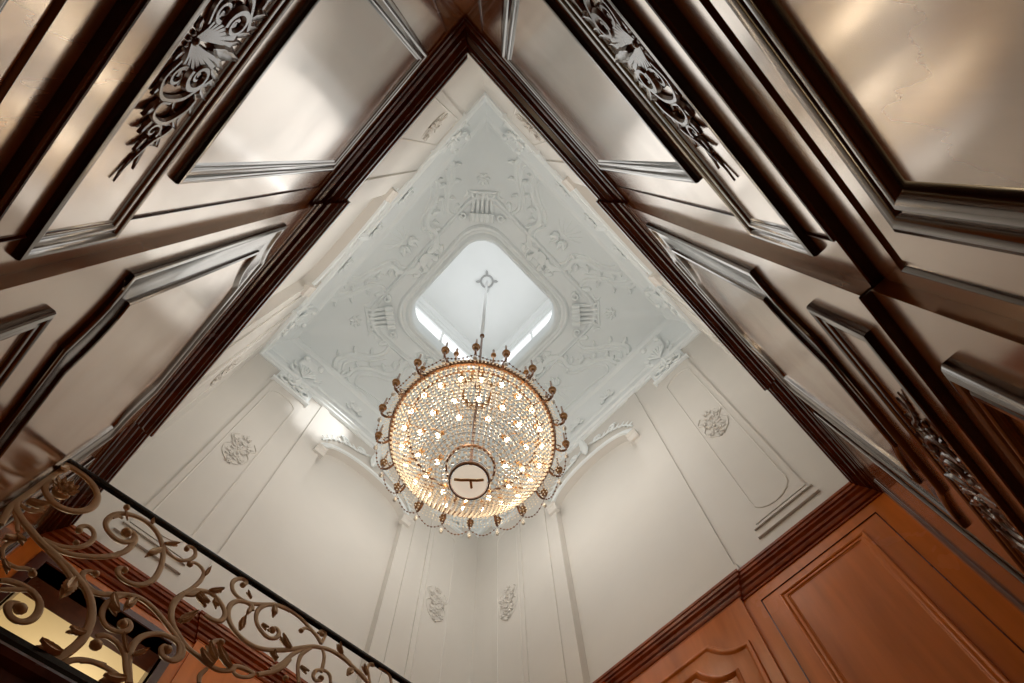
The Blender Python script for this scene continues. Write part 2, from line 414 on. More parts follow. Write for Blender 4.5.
# --- carved acanthus ornament --------------------------------------------------------
def spiral(cx, cy, r, a0, turns, k=.25, n=22):
    return [(cx + r * (1 - (1 - k) * i / n) * math.cos(a0 + 2 * PI * turns * i / n), cy + r * (1 - (1 - k) * i / n) * math.sin(a0 + 2 * PI * turns * i / n)) for i in range(n + 1)]
def carve(mb, P, n, scale, sx, relief=1.0):
    """shell, volutes and trailing leaves in a 2 x .8 box; P(u,v) gives the surface point"""
    def S(pts, r0, r1=None, lift=.0):
        pts = [p.to_2d() if len(p) > 2 else p for p in pts]; r1 = r0 if r1 is None else r1
        m = len(pts)
        mb.tube([P(p[0] * sx, p[1] * scale) + n * (lift * scale) for p in pts], [(r0 + (r1 - r0) * i / (m - 1)) * scale for i in range(m)], 6, n, relief)
    def Lf(a, b, w, curl=.4): mb.leaf(P(a[0] * sx, a[1] * scale), P(b[0] * sx, b[1] * scale), n, w * scale * .72, w * scale * .30 * relief, 3, curl * .4)
    for sg in (-1, 1):
        f = lambda pts: [(sg * x, y) for x, y in pts]
        for i in range(7):                                                       # ribs of the central shell
            a = math.radians(8 + i * 15)
            S(f([(.02, -.30), (.05 + .10 * math.sin(a), -.22 + .14 * math.cos(a)), (.06 + .30 * math.sin(a), -.16 + .40 * math.cos(a))]), .018, .036)
        S(f(spiral(.30, .06, .17, -PI * .6, 1.35)), .040, .018, .02)
        S(f(spiral(.36, -.20, .11, PI * .9, 1.2)), .030, .014, .01)
        S(f(catm2([(.20, -.30), (.42, -.36), (.60, -.22), (.58, .05), (.42, .20), (.30, .30)])), .022, .034, .01)
        S(f(catm2([(.55, .25), (.70, .22), (.86, .04), (.80, -.18), (.66, -.20), (.64, -.06)])), .034, .016, .02)
        S(f(catm2([(.70, .22), (.95, .24), (1.12, .10), (1.28, .04), (1.5, -.02)])), .032, .008, .01)
        S(f(spiral(.98, .00, .10, PI * .3, 1.1)), .026, .012, .01)
        for a, b, w in (((.40, .22), (.52, .40), .16), ((.52, .22), (.74, .36), .15), ((.62, -.14), (.80, -.34), .15), ((.74, .10), (.92, .28), .14), ((.44, -.28), (.58, -.40), .12),
                        ((.84, -.08), (1.0, -.22), .14), ((.98, .12), (1.16, .20), .13), ((1.05, .0), (1.22, -.10), .12), ((1.18, .08), (1.46, .10), .10), ((.20, .2), (.28, .40), .13), ((1.3, 0), (1.62, -.04), .08), ((.06, .10), (.16, .34), .12), ((.34, -.06), (.46, -.16), .10), ((.30, .26), (.36, .42), .12), ((.60, .0), (.72, .06), .10), ((.10, -.32), (.22, -.42), .10), ((.90, .10), (.86, .24), .10), ((1.10, .06), (1.16, .18), .09), ((1.22, .0), (1.30, .10), .08)):
            Lf((sg * a[0], a[1]), (sg * b[0], b[1]), w)
    mb.ball(P(0, -.27 * scale), .035 * scale, 8, 5)
    for i in range(5): mb.ball(P((i - 2) * .05 * sx * 1.2, (-.36 + .012 * abs(i - 2)) * scale), .022 * scale, 6, 4)
    Lf((0, .0), (0, .42), .2)
def catm2(pts, per=5): return [(p.x, p.y) for p in catmull([Vector((a, b, 0)) for a, b in pts], per)]

def tall_panel(fr, u0, u1, z0, z1, label, wb=0.0, g=None):
    t = thing('wall_panel', label, 'wall panel', g)
    sh = rect_shape(u0, u1, z0, z1)
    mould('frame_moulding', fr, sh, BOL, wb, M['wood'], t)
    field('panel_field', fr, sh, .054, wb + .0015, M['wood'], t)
    return t
def carved_panel(fr, u0, u1, z0, z1, label, wb, half, centre=None):
    t = thing('carved_panel', label, 'carved panel')
    sh = rect_shape(u0, u1, z0, z1)
    mould('frame_moulding', fr, sh, BOL, wb, M['wood'], t)
    field('panel_field', fr, sh, .054, wb + .0015, M['wood'], t)
    c = (u0 + u1) / 2 if centre is None else centre; zc = (z0 + z1) / 2
    mb = MB(); carve(mb, lambda u, v: fr.p(c + u, zc + v, wb + .002), fr.n, .29, half / 1.55, .75)
    mb.build('acanthus_carving', M['wood_carved'], t, label='dark carved shell and acanthus scrolls')
    return t
def shoulder_panel(fr, u0, u1, z0, z1, label, wb):
    t = thing('shaped_panel', label, 'wall panel')
    sh = shoulder_shape(u0, u1, z0, z1)
    P1 = [(0, -.004), (0, .008), (.004, .012), (.014, .0135), (.026, .011), (.032, .006), (.036, .005), (.11, .005), (.134, .005), (.136, .010), (.142, .0125), (.150, .011), (.156, .007), (.166, .002), (.17, -.002)]
    mould('frame_moulding', fr, sh, P1, wb, M['wood'], t)
    field('panel_field', fr, sh, .165, wb + .0015, M['wood'], t)
    return t
def low_panel(fr, u0, u1, z1, label, wb):
    t = thing('wall_panel', label, 'wall panel')
    sh = rect_shape(u0, u1, -1.2, z1)
    BIG = [(0, -.004), (0, .009), (.006, .015), (.018, .0175), (.030, .014), (.036, .009), (.041, .009), (.046, .013), (.054, .0135), (.062, .010), (.068, .003), (.085, -.003)]
    mould('frame_moulding', fr, sh, BIG, wb, M['wood'], t)
    field('panel_field', fr, sh, .078, wb + .001, M['wood'], t)
    return t
def groove(fr, u0, u1, z0, z1, wb, parent, d=.003):
    """stepped stile edge running round a bay"""
    sh = rect_shape(u0, u1, z0, z1)
    mould('stile_edge', fr, sh, [(-.004, -.004), (-.004, d), (0, d + .001), (.003, -.004)], wb, M['wood_dark'], parent)

WALLS = [('right', WR, X0, X1, .60, 1.86), ('left', WL, Y0, Y1, .80, 2.36), ('back', WB, Y0, Y1, .75, 2.31), ('front', WF, X0, X1, .60, 1.80)]
WD = {'right': 'upper-right wood wall', 'left': 'upper-left wood wall', 'back': 'lower-right wood wall', 'front': 'wood wall behind railing'}
for nm, fr, ua, ub, b0, b1 in WALLS:
    bays = [(ua, b0), (b1, ub)]
    ends = {'right': ('beside the top corner', 'beside the right corner'), 'left': ('beside the top corner', 'above the railing end'),
            'back': ('beside the right corner', 'beyond the bottom edge'), 'front': ('over the opening', 'beside the bottom corner')}[nm]
    for bi, (a, b) in enumerate(bays):
        if nm == 'front' and bi == 0: continue
        where = ends[bi]
        ga, gb = (a + .115, b - .105) if bi == 0 else (a + .105, b - .115)
        pa, pb = (a + .235, b - .215) if bi == 0 else (a + .215, b - .235)
        t = tall_panel(fr, pa, pb, 1.896, 3.665, 'tall rectangular mahogany panel %s, %s' % (where, WD[nm]))
        groove(fr, ga, gb, 1.285, 3.74, 0, t)
        carved_panel(fr, a + .06, b - .055, 1.405, 1.775, 'long panel with black acanthus carving %s, %s' % (where, WD[nm]), 0.0, .31)
        if nm in ('right', 'left'):
            t2 = thing('dado_panel', 'plain outer dado board %s, %s' % (where, WD[nm]), 'wall panel')
            sh = rect_shape(a + .05, b - .045, -1.3, 1.135)
            mould('frame_moulding', fr, sh, [(0, -.010), (0, .002), (.004, .003), (.008, .001), (.012, -.0035), (.03, -.005), (.04, -.006)], -.013, M['wood'], t2)
            field('panel_field', fr, sh, .03, -.0115, M['wood'], t2)
            low_panel(fr, a + .165, b - .16, 1.0, 'big square dado panel in heavy moulding %s, %s' % (where, WD[nm]), -.0115)
    c = (b0 + b1) / 2
    shoulder_panel(fr, b0 + .07, b1 - .07, 1.877, 3.665, 'wide mahogany panel with scooped corners mid %s' % WD[nm], .027)
    t = carved_panel(fr, b0 + .115, b1 - .115, 1.365, 1.655, 'narrow carved frieze panel under the scooped panel, %s' % WD[nm], .027, .34, c + (.07 if nm == 'right' else 0))
    if nm in ('right', 'left'):
        low_panel(fr, b0 + .12, b1 - .12, 1.125, 'wide low panel under the middle carved frieze, %s' % WD[nm], .014)
# ================================================================== STUCCO ON THE PAINTED WALLS
WHERE = {'R': 'upper-right white wall', 'L': 'upper-left white wall', 'B': 'lower-right white wall', 'F': 'lower-left white wall'}
def bouquet(mb, P, n, s=1.0):
    rnd = random.Random(3)
    for (cx_, cy_, r) in ((0, 0, .10), (-.05, .13, .07), (.06, .12, .07), (-.04, -.14, .07), (.05, -.15, .06), (.0, .26, .05), (0, -.27, .045)):
        m = 7 if r > .08 else 5
        for i in range(m):
            a = 2 * PI * i / m + rnd.random() * .5; q = r * (.8 + .4 * rnd.random())
            mb.leaf(P((cx_ + .02 * math.cos(a)) * s, (cy_ + .02 * math.sin(a)) * s), P((cx_ + q * math.cos(a)) * s, (cy_ + q * math.sin(a)) * s), n, .038 * s, .010 * s, 2, .25)
        mb.ball(P(cx_ * s, cy_ * s), .016 * s, 6, 4, .6, n)
    for q in (-1, 1):
        mb.tube([P(x * s, y * s) for x, y in catm2([(q * .02, -.3), (q * .10, -.2), (q * .13, -.05), (q * .08, .05), (q * .14, .16), (q * .09, .26)])], .006 * s, 5, n)
def pilaster(key, uc, where):
    fr = FR[key]; n = fr.n; hw = .215
    t = thing('plaster_pilaster', 'flat stucco pilaster with leaf bouquet %s, %s' % (where, WHERE[key]), 'pilaster')
    mb = MB(); mb.box(fr, uc - hw, uc + hw, 4.48, 7.925, .001, .016); mb.build('shaft', M['plaster'], t, smooth=False)
    a = .155; pts = []
    for i in range(9): th = PI * i / 8; pts.append((uc + a * math.cos(th), 7.62 + a * .8 * math.sin(th)))
    for i in range(9): th = PI + PI * i / 8; pts.append((uc + a * math.cos(th), 4.72 + a * 1.1 * math.sin(th)))
    pts.append(pts[0])
    mb = MB(); mb.tube([fr.p(u, z, .016) for u, z in pts], .0075, 5, n); mb.build('panel_moulding', M['plaster'], t)
    mb = MB(); mb.box(fr, uc - hw - .04, uc + hw + .04, 4.33, 4.36, .001, .020); mb.box(fr, uc - hw - .03, uc + hw + .03, 4.44, 4.465, .001, .016); mb.box(fr, uc - hw - .05, uc + hw + .05, 4.03, 4.26, .001, .02)
    mb.build('plinth', M['plaster'], t, smooth=False)
    mb = MB(); bouquet(mb, lambda u, v: fr.p(uc + u, 6.18 + v, .02), n, .95); mb.build('leaf_bouquet', M['plaster'], t)
    c = thing('console_capital', 'scrolled acanthus capital topping the pilaster %s, %s' % (where, WHERE[key]), 'capital')
    mb = MB(); mb.box(fr, uc - hw - .01, uc + hw + .01, 7.96, 8.28, .001, .03)
    mb.loops([[fr.p(uc + s * (hw + .03), z, w) for w, z in ((.001, 7.93), (.05, 7.93), (.06, 7.955), (.04, 7.98), (.001, 7.98))] for s in (-1, 1)], True, True, True)
    mb.build('block', M['stucco'], c, smooth=False)
    mb = MB()
    for s in (-1, 1):
        for j, (r, uo) in enumerate(((.055, .135), (.04, .055))):
            mb.tube([fr.p(uc + s * uo + .0, 8.05 + r * 1.2 * math.sin(x) , .03 + .03 * (j + 1)) + fr.du * (r * math.cos(x)) for x in [2 * PI * k / 12 for k in range(13)]], .014, 6, n)
        mb.leaf(fr.p(uc + s * .06, 8.04, .03), fr.p(uc + s * .14, 8.22, .04), n, .08, .025, 3, .2)
        mb.leaf(fr.p(uc + s * .14, 8.22, .04), fr.p(uc + s * .19, 8.08, .04), n, .05, .02, 3, .2)
        mb.tube([fr.p(uc + s * x, z, .05) for x, z in catm2([(.02, 8.0), (.10, 7.99), (.16, 8.03), (.17, 8.1)])], .012, 5, n)
    mb.leaf(fr.p(uc, 8.0, .03), fr.p(uc, 8.26, .06), n, .12, .03, 3, .25)
    mb.ball(fr.p(uc, 8.02, .06), .03)
    mb.build('acanthus', M['stucco_orn'], c)
    # bracket standing in the ceiling cornice above it
    b = thing('cornice_bracket', 'shell bracket in ceiling cornice above pilaster %s, %s' % (where, WHERE[key]), 'bracket')
    mb = MB(); pr = [(0, 8.38), (.06, 8.38), (.05, 8.45), (.06, 8.6), (.10, 8.72), (.15, 8.82), (.155, 8.92), (.0, 8.92)]
    mb.loops([[fr.p(uc + s * .13, z, w) for w, z in pr] for s in (-1, 1)], True, True, True); mb.build('block', M['stucco'], b, smooth=False)
    mb = MB()
    for i in range(7):
        a = math.radians(-60 + 20 * i); mb.tube([fr.p(uc, 8.44, .06), fr.p(uc + .06 * math.sin(a), 8.52, .075), fr.p(uc + .13 * math.sin(a), 8.5 + .16 * math.cos(a), .10)], [.008, .014, .02], 6, n)
    for s in (-1, 1):
        mb.leaf(fr.p(uc + s * .12, 8.46, .03), fr.p(uc + s * .20, 8.54, .04), n, .07, .03, 3, .2); mb.leaf(fr.p(uc + s * .12, 8.6, .04), fr.p(uc + s * .20, 8.68, .05), n, .07, .03, 3, .2)
        mb.ball(fr.p(uc + s * .1, 8.80, .14), .04)
    mb.build('shell', M['stucco_orn'], b)
def strip(key, ua, ub, where):
    fr = FR[key]
    t = thing('plaster_strip', 'thin raised stucco strip %s, %s' % (where, WHERE[key]), 'wall strip')
    mb = MB(); mb.box(fr, ua, ub, 4.25, 8.27, .001, .014); mb.build('band', M['plaster'], t, smooth=False)
    mb = MB(); mb.box(fr, ua - .02, ub + .02, 4.03, 4.25, .001, .022); mb.build('foot', M['plaster'], t, smooth=False)
def niche_trim(key):
    fr = FR[key]; n = fr.n; u0, u1 = NICHE[key]
    t = thing('niche_arch', 'arched moulding with corbel blocks over the niche, %s' % WHERE[key], 'arch')
    A = arch_pts(u0, u1, 24, .015)
    mb = MB(); mb.loops([[fr.p(u + (uo) * du_, z + uo * dz_, w) for (uo, w) in ((-.015, .001), (-.015, .025), (.01, .035), (.025, .028), (.03, .012), (.055, .012), (.06, .001))] for (u, z), du_, dz_ in
        [((A[i]), (A[i][0] - (u0 + u1) / 2) / ((u1 - u0) / 2), (A[i][1] - SPRING) / (CROWN - SPRING + .015)) for i in range(len(A))]], closed=False)
    mb.build('archivolt', M['stucco'], t, ang=30)
    for s, u in ((-1, u0), (1, u1)):
        mb = MB(); pr = [(-.02, 7.17), (.03, 7.17), (.05, 7.20), (.055, 7.25), (.075, 7.26), (.075, 7.29), (-.02, 7.29)]
        mb.loops([[fr.p(u + x, z, w) for w, z in pr] for x in ((-.075, .045) if s < 0 else (-.045, .075))], True, True, True)
        mb.build('corbel', M['plaster'], t, smooth=False)
    o = thing('leaf_garland', 'stucco leaf garland above the niche, %s' % WHERE[key], 'garland')
    mb = MB(); c = (u0 + u1) / 2
    for s in (-1, 1):
        P = catm2([(s * .06, 8.02), (s * .22, 7.92), (s * .38, 7.86), (s * .54, 7.72), (s * .64, 7.52)])
        mb.tube([fr.p(c + x, z, .012) for x, z in P], .012, 6, n)
        for i in range(2, len(P) - 1, 2):
            x, z = P[i]; dx = P[i + 1][0] - P[i - 1][0]; dz = P[i + 1][1] - P[i - 1][1]; L = math.hypot(dx, dz); dx /= L; dz /= L
            for q in (-1, 1): mb.leaf(fr.p(c + x, z, .012), fr.p(c + x + dx * .05 - q * dz * .045, z + dz * .05 + q * dx * .045, .014), n, .034, .010, 2, .3)
        for sp in ((.18, 7.98, .06), (.42, 7.92, .055)):
            mb.tube([fr.p(c + s * x, z, .015) for x, z in spiral(sp[0], sp[1], sp[2], 0, 1.4)], .012, 6, n)
    mb.leaf(fr.p(c, 7.80, .02), fr.p(c, 8.15, .05), n, .12, .03, 4, .3)
    mb.build('leaves', M['stucco_orn'], o)
    # long horizontal panel moulding right under the cornice
for key in 'RLBF':
    ua, ub = SPAN[key]; u0, u1 = NICHE[key]
    wh = {'R': ('near the top corner', 'near the right corner'), 'L': ('near the top corner', 'near the left corner'), 'B': ('near the right corner', 'near the bottom corner'), 'F': ('near the left corner', 'near the bottom corner')}[key]
    pilaster(key, ua + .53, wh[0]); pilaster(key, ub - .53, wh[1])
    strip(key, u0 - .26, u0 - .15, 'between niche and pilaster %s' % wh[0]); strip(key, u1 + .15, u1 + .26, 'between niche and pilaster %s' % wh[1])
    niche_trim(key)
    # acanthus clumps dotted along the ceiling cornice
    fr = FR[key]; n = fr.n; L = ub - ua
    for i, f in enumerate((.36, .5, .64)):
        u = ua + f * L
        t = thing('cornice_leaf', 'white acanthus clump on the ceiling cornice, %s, %s' % (WHERE[key], ('towards its first corner', 'in the middle', 'towards its far corner')[i]), 'ornament', 'acanthus clumps along the ceiling cornice')
        mb = MB()
        for j in range(5):
            a = math.radians(-70 + 35 * j); mb.leaf(fr.p(u, 8.72, .05), fr.p(u + .09 * math.sin(a), 8.73 + .12 * math.cos(a), .075), n, .06, .025, 3, .1)
        for s in (-1, 1): mb.tube([fr.p(u + s * x, z, .06) for x, z in spiral(.08, 8.70, .035, 0, 1.4)], .012, 6, n)
        mb.build('leaves', M['stucco_orn'], t)

# ================================================================== COVE ORNAMENT
SIDE = {0: 'upper-right', 1: 'lower-right', 2: 'lower-left', 3: 'upper-left'}
def cs(mb, sd, pts, r, seg=6, flat=.8, per=4):
    pts = catm2(pts, per) if len(pts) > 2 else pts; m = len(pts)
    r0, r1 = r if isinstance(r, tuple) else (r, r)
    mb.tube([cove(sd, a, b) for a, b in pts], [1.3 * (r0 + (r1 - r0) * i / (m - 1)) for i in range(m)], seg, [cove_n(sd, a, b) for a, b in pts], flat * 1.5)
def cl(mb, sd, a, b, w): mb.leaf(cove(sd, *a), cove(sd, *b), cove_n(sd, *a), w * 1.2, w * .7, 3, .3)
def csp(cx, cy, r, a0, turns, sx=.42, n=18): return [(x, y) for x, y in [(cx + (p[0]) * sx, cy + p[1]) for p in spiral(0, 0, r, a0, turns, .3, n)]]
for sd in range(4):
    t = thing('stucco_cartouche', 'large rococo cartouche of C-scrolls and shell, %s side of ceiling' % SIDE[sd], 'ornament')
    for s in (-1, 1):
        f = lambda P: [(s * x, y) for x, y in P]
        mb = MB()
        cs(mb, sd, f([(.07, .80), (.16, .83), (.25, .76), (.28, .64), (.25, .52), (.30, .40), (.42, .33), (.50, .22), (.49, .10), (.42, .05)]), (.042, .022), flat=.55)
        cs(mb, sd, f([(.40, .08), (.44, .15), (.42, .23), (.34, .31), (.24, .38), (.19, .50), (.22, .62), (.19, .72), (.10, .75)]), (.016, .014), flat=.6)
        cs(mb, sd, f([(.0, .12), (.14, .12), (.26, .11), (.40, .08)]), (.014, .014), flat=.6)
        mb.build('scroll_frame', M['stucco_orn'], t)
        mb = MB(); cs(mb, sd, f(csp(.22, .88, .075, 0, 1.3)), (.030, .014)); mb.build('volute', M['stucco_orn'], t)
        mb = MB(); cs(mb, sd, f(csp(.52, .10, .07, 1, 1.3)), (.028, .012)); mb.build('volute', M['stucco_orn'], t)
        mb = MB()
        cs(mb, sd, f([(.60, .06), (.66, .16), (.63, .32), (.54, .44), (.50, .58), (.55, .70), (.62, .76)]), (.034, .016), flat=.55)
        cs(mb, sd, f([(.56, .10), (.60, .18), (.57, .30), (.49, .42), (.44, .56)]), (.014, .010), flat=.6)
        cs(mb, sd, f(csp(.62, .68, .06, 2, 1.2)), (.024, .012))
        mb.build('side_scroll', M['stucco_orn'], t)
    mb = MB()
    for i in range(9):
        a = math.radians(-80 + 20 * i); cs(mb, sd, [(0, .90), (.04 * math.sin(a), .90 - .05 * math.cos(a)), (.10 * math.sin(a), .90 - .15 * math.cos(a))], (.012, .036))
    for s in (-1, 1):
        cs(mb, sd, [(s * x, y) for x, y in csp(.10, .94, .045, 0, 1.2)], (.034, .016)); mb.ball(cove(sd, s * .10, .94), .035)
    mb.build('shell', M['stucco_orn'], t)
    mb = MB()
    for i in range(7):                                     # rays of the fan in the middle field
        a = math.radians(-60 + 20 * i); cs(mb, sd, [(.03 * math.sin(a), .40 - .03 * math.cos(a)), (.11 * math.sin(a), .40 - .13 * math.cos(a)), (.16 * math.sin(a), .40 - .24 * math.cos(a))], (.007, .004))
    for s in (-1, 1):
        for (a, b, w) in (((.03, .42), (.10, .48), .09), ((.02, .44), (.05, .56), .08), ((.30, .52), (.36, .58), .06), ((.28, .6), (.35, .68), .06), ((.34, .42), (.42, .46), .06), ((.44, .34), (.50, .38), .06),
                          ((.24, .5), (.18, .46), .05), ((.50, .24), (.56, .26), .06), ((.16, .84), (.18, .94), .07), ((.62, .34), (.70, .38), .06), ((.66, .2), (.73, .22), .06), ((.55, .46), (.61, .52), .06)):
            cl(mb, sd, (s * a[0], a[1]), (s * b[0], b[1]), w)
        for i in range(8): mb.ball(cove(sd, s * (.33 + .016 * i), .56 - .028 * i), .014, 6, 4)
    mb.build('leaf_sprays', M['stucco_orn'], t)
    e = thing('egg_moulding', 'running leaf border along the ceiling edge, %s side' % SIDE[sd], 'moulding')
    mb = MB()
    for i in range(34):
        a = -.93 + 1.86 * i / 33; cl(mb, sd, (a - .018, .012), (a + .022, .050 if i % 2 else .03), .05)
        if i % 3 == 0: mb.ball(cove(sd, a, .03), .022, 6, 4)
    o_ = mb.build('leaf_run', M['stucco_orn'], e); o_['kind'] = 'stuff'
# ring moulding round the opening
mb = MB(); L = [cove(sd, -1 + 2 * i / 24, .74) + cove_n(sd, -1 + 2 * i / 24, .74) * .0 for sd in range(4) for i in range(24)]
rings = []
for j in range(9):
    tt = .70 + .01 * j; h = .045 * math.sin(PI * j / 8)
    rings.append([cove(sd, -1 + 2 * i / 24, tt) - Vector((0, 0, h)) for sd in range(4) for i in range(24)])
mb.loops(rings); struct(mb.build('trim_11', M['stucco']))
for sd in range(4):
    nm = {0: 'top', 1: 'right', 2: 'bottom', 3: 'left'}[sd]                   # corner at s=-1 of side sd
    pv = (sd - 1) % 4
    t = thing('corner_console', 'fluted stucco console with volutes and rosette, %s corner of the skylight' % nm, 'ornament')
    def D(tt, off):      # along the diagonal, off = metres sideways
        tt = min(tt, 1.0)
        c = cove(sd, -1, tt); d = (cove(sd, -1, min(1, tt + .02)) - cove(sd, -1, max(0, tt - .02))).normalized()
        n = (cove_n(sd, -.97, tt) + cove_n(pv, .97, tt)).normalized(); a = d.cross(n).normalized()
        return c + a * off, n, d, a
    def ds(mb, pts, r, lift=0):
        pts = catm2(pts, 4) if len(pts) > 2 else pts
        Q = [D(a, b) for a, b in pts]; m = len(Q); r0, r1 = r if isinstance(r, tuple) else (r, r)
        mb.tube([q[0] + q[1] * lift for q in Q], [r0 + (r1 - r0) * i / (m - 1) for i in range(m)], 7, [q[1] for q in Q], .9)
    for k in range(5):
        mb = MB(); o = (k - 2) * .060; ds(mb, [(.97, o), (.93, o), (.88, o)], .035, .085); ds(mb, [(.88, o), (.82, o * .95), (.76, o * .95), (.70, o * 1.2)], (.026, .018), .03); mb.build('flute', M['stucco_orn'], t)
    mb = MB(); ds(mb, [(.69, -.17), (.695, 0), (.69, .17)], .020, .02); mb.build('abacus', M['stucco_orn'], t)
    for s in (-1, 1):
        for (tc, oc, r1, r2, lf) in ((.70, .24, .065, .026, .03), (.92, .24, .050, .024, .05)):
            mb = MB(); Q = []
            for x in range(16):
                a = x * .55; q = D(tc, s * oc); k = 1 - a / 12; Q.append(q[0] + (q[2] * math.sin(a) + q[3] * (s * math.cos(a))) * (r1 * k) + q[1] * lf)
            mb.tube(Q, [r2 - .001 * i for i in range(16)], 6, D(tc, s * oc)[1]); mb.build('volute', M['stucco_orn'], t)
        mb = MB(); ds(mb, [(.66, s * .30), (.58, s * .37), (.50, s * .31), (.40, s * .33), (.28, s * .27), (.20, s * .30)], (.028, .014)); mb.build('side_scroll', M['stucco_orn'], t)
        mb = MB(); ds(mb, [(.62, s * .15), (.48, s * .19), (.30, s * .14), (.12, s * .19)], (.016, .010)); mb.build('inner_scroll', M['stucco_orn'], t)
        for tt, o1, t2, o2, w in ((.62, .33, .66, .42, .07), (.52, .33, .53, .43, .07), (.42, .34, .38, .43, .07), (.76, .22, .78, .33, .07)):
            mb = MB(); a = D(tt, s * o1); b = D(t2, s * o2); mb.leaf(a[0], b[0], a[1], w, w * .35); mb.build('leaf', M['stucco_orn'], t)
    mb = MB(); c = D(.58, 0)
    for i in range(7):
        a = 2 * PI * i / 7; e = c[0] + (c[2] * math.cos(a) + c[3] * math.sin(a)) * .085; mb.leaf(c[0], e, c[1], .055, .02)
    mb.ball(c[0] + c[1] * .01, .028); mb.build('rosette', M['stucco_orn'], t)
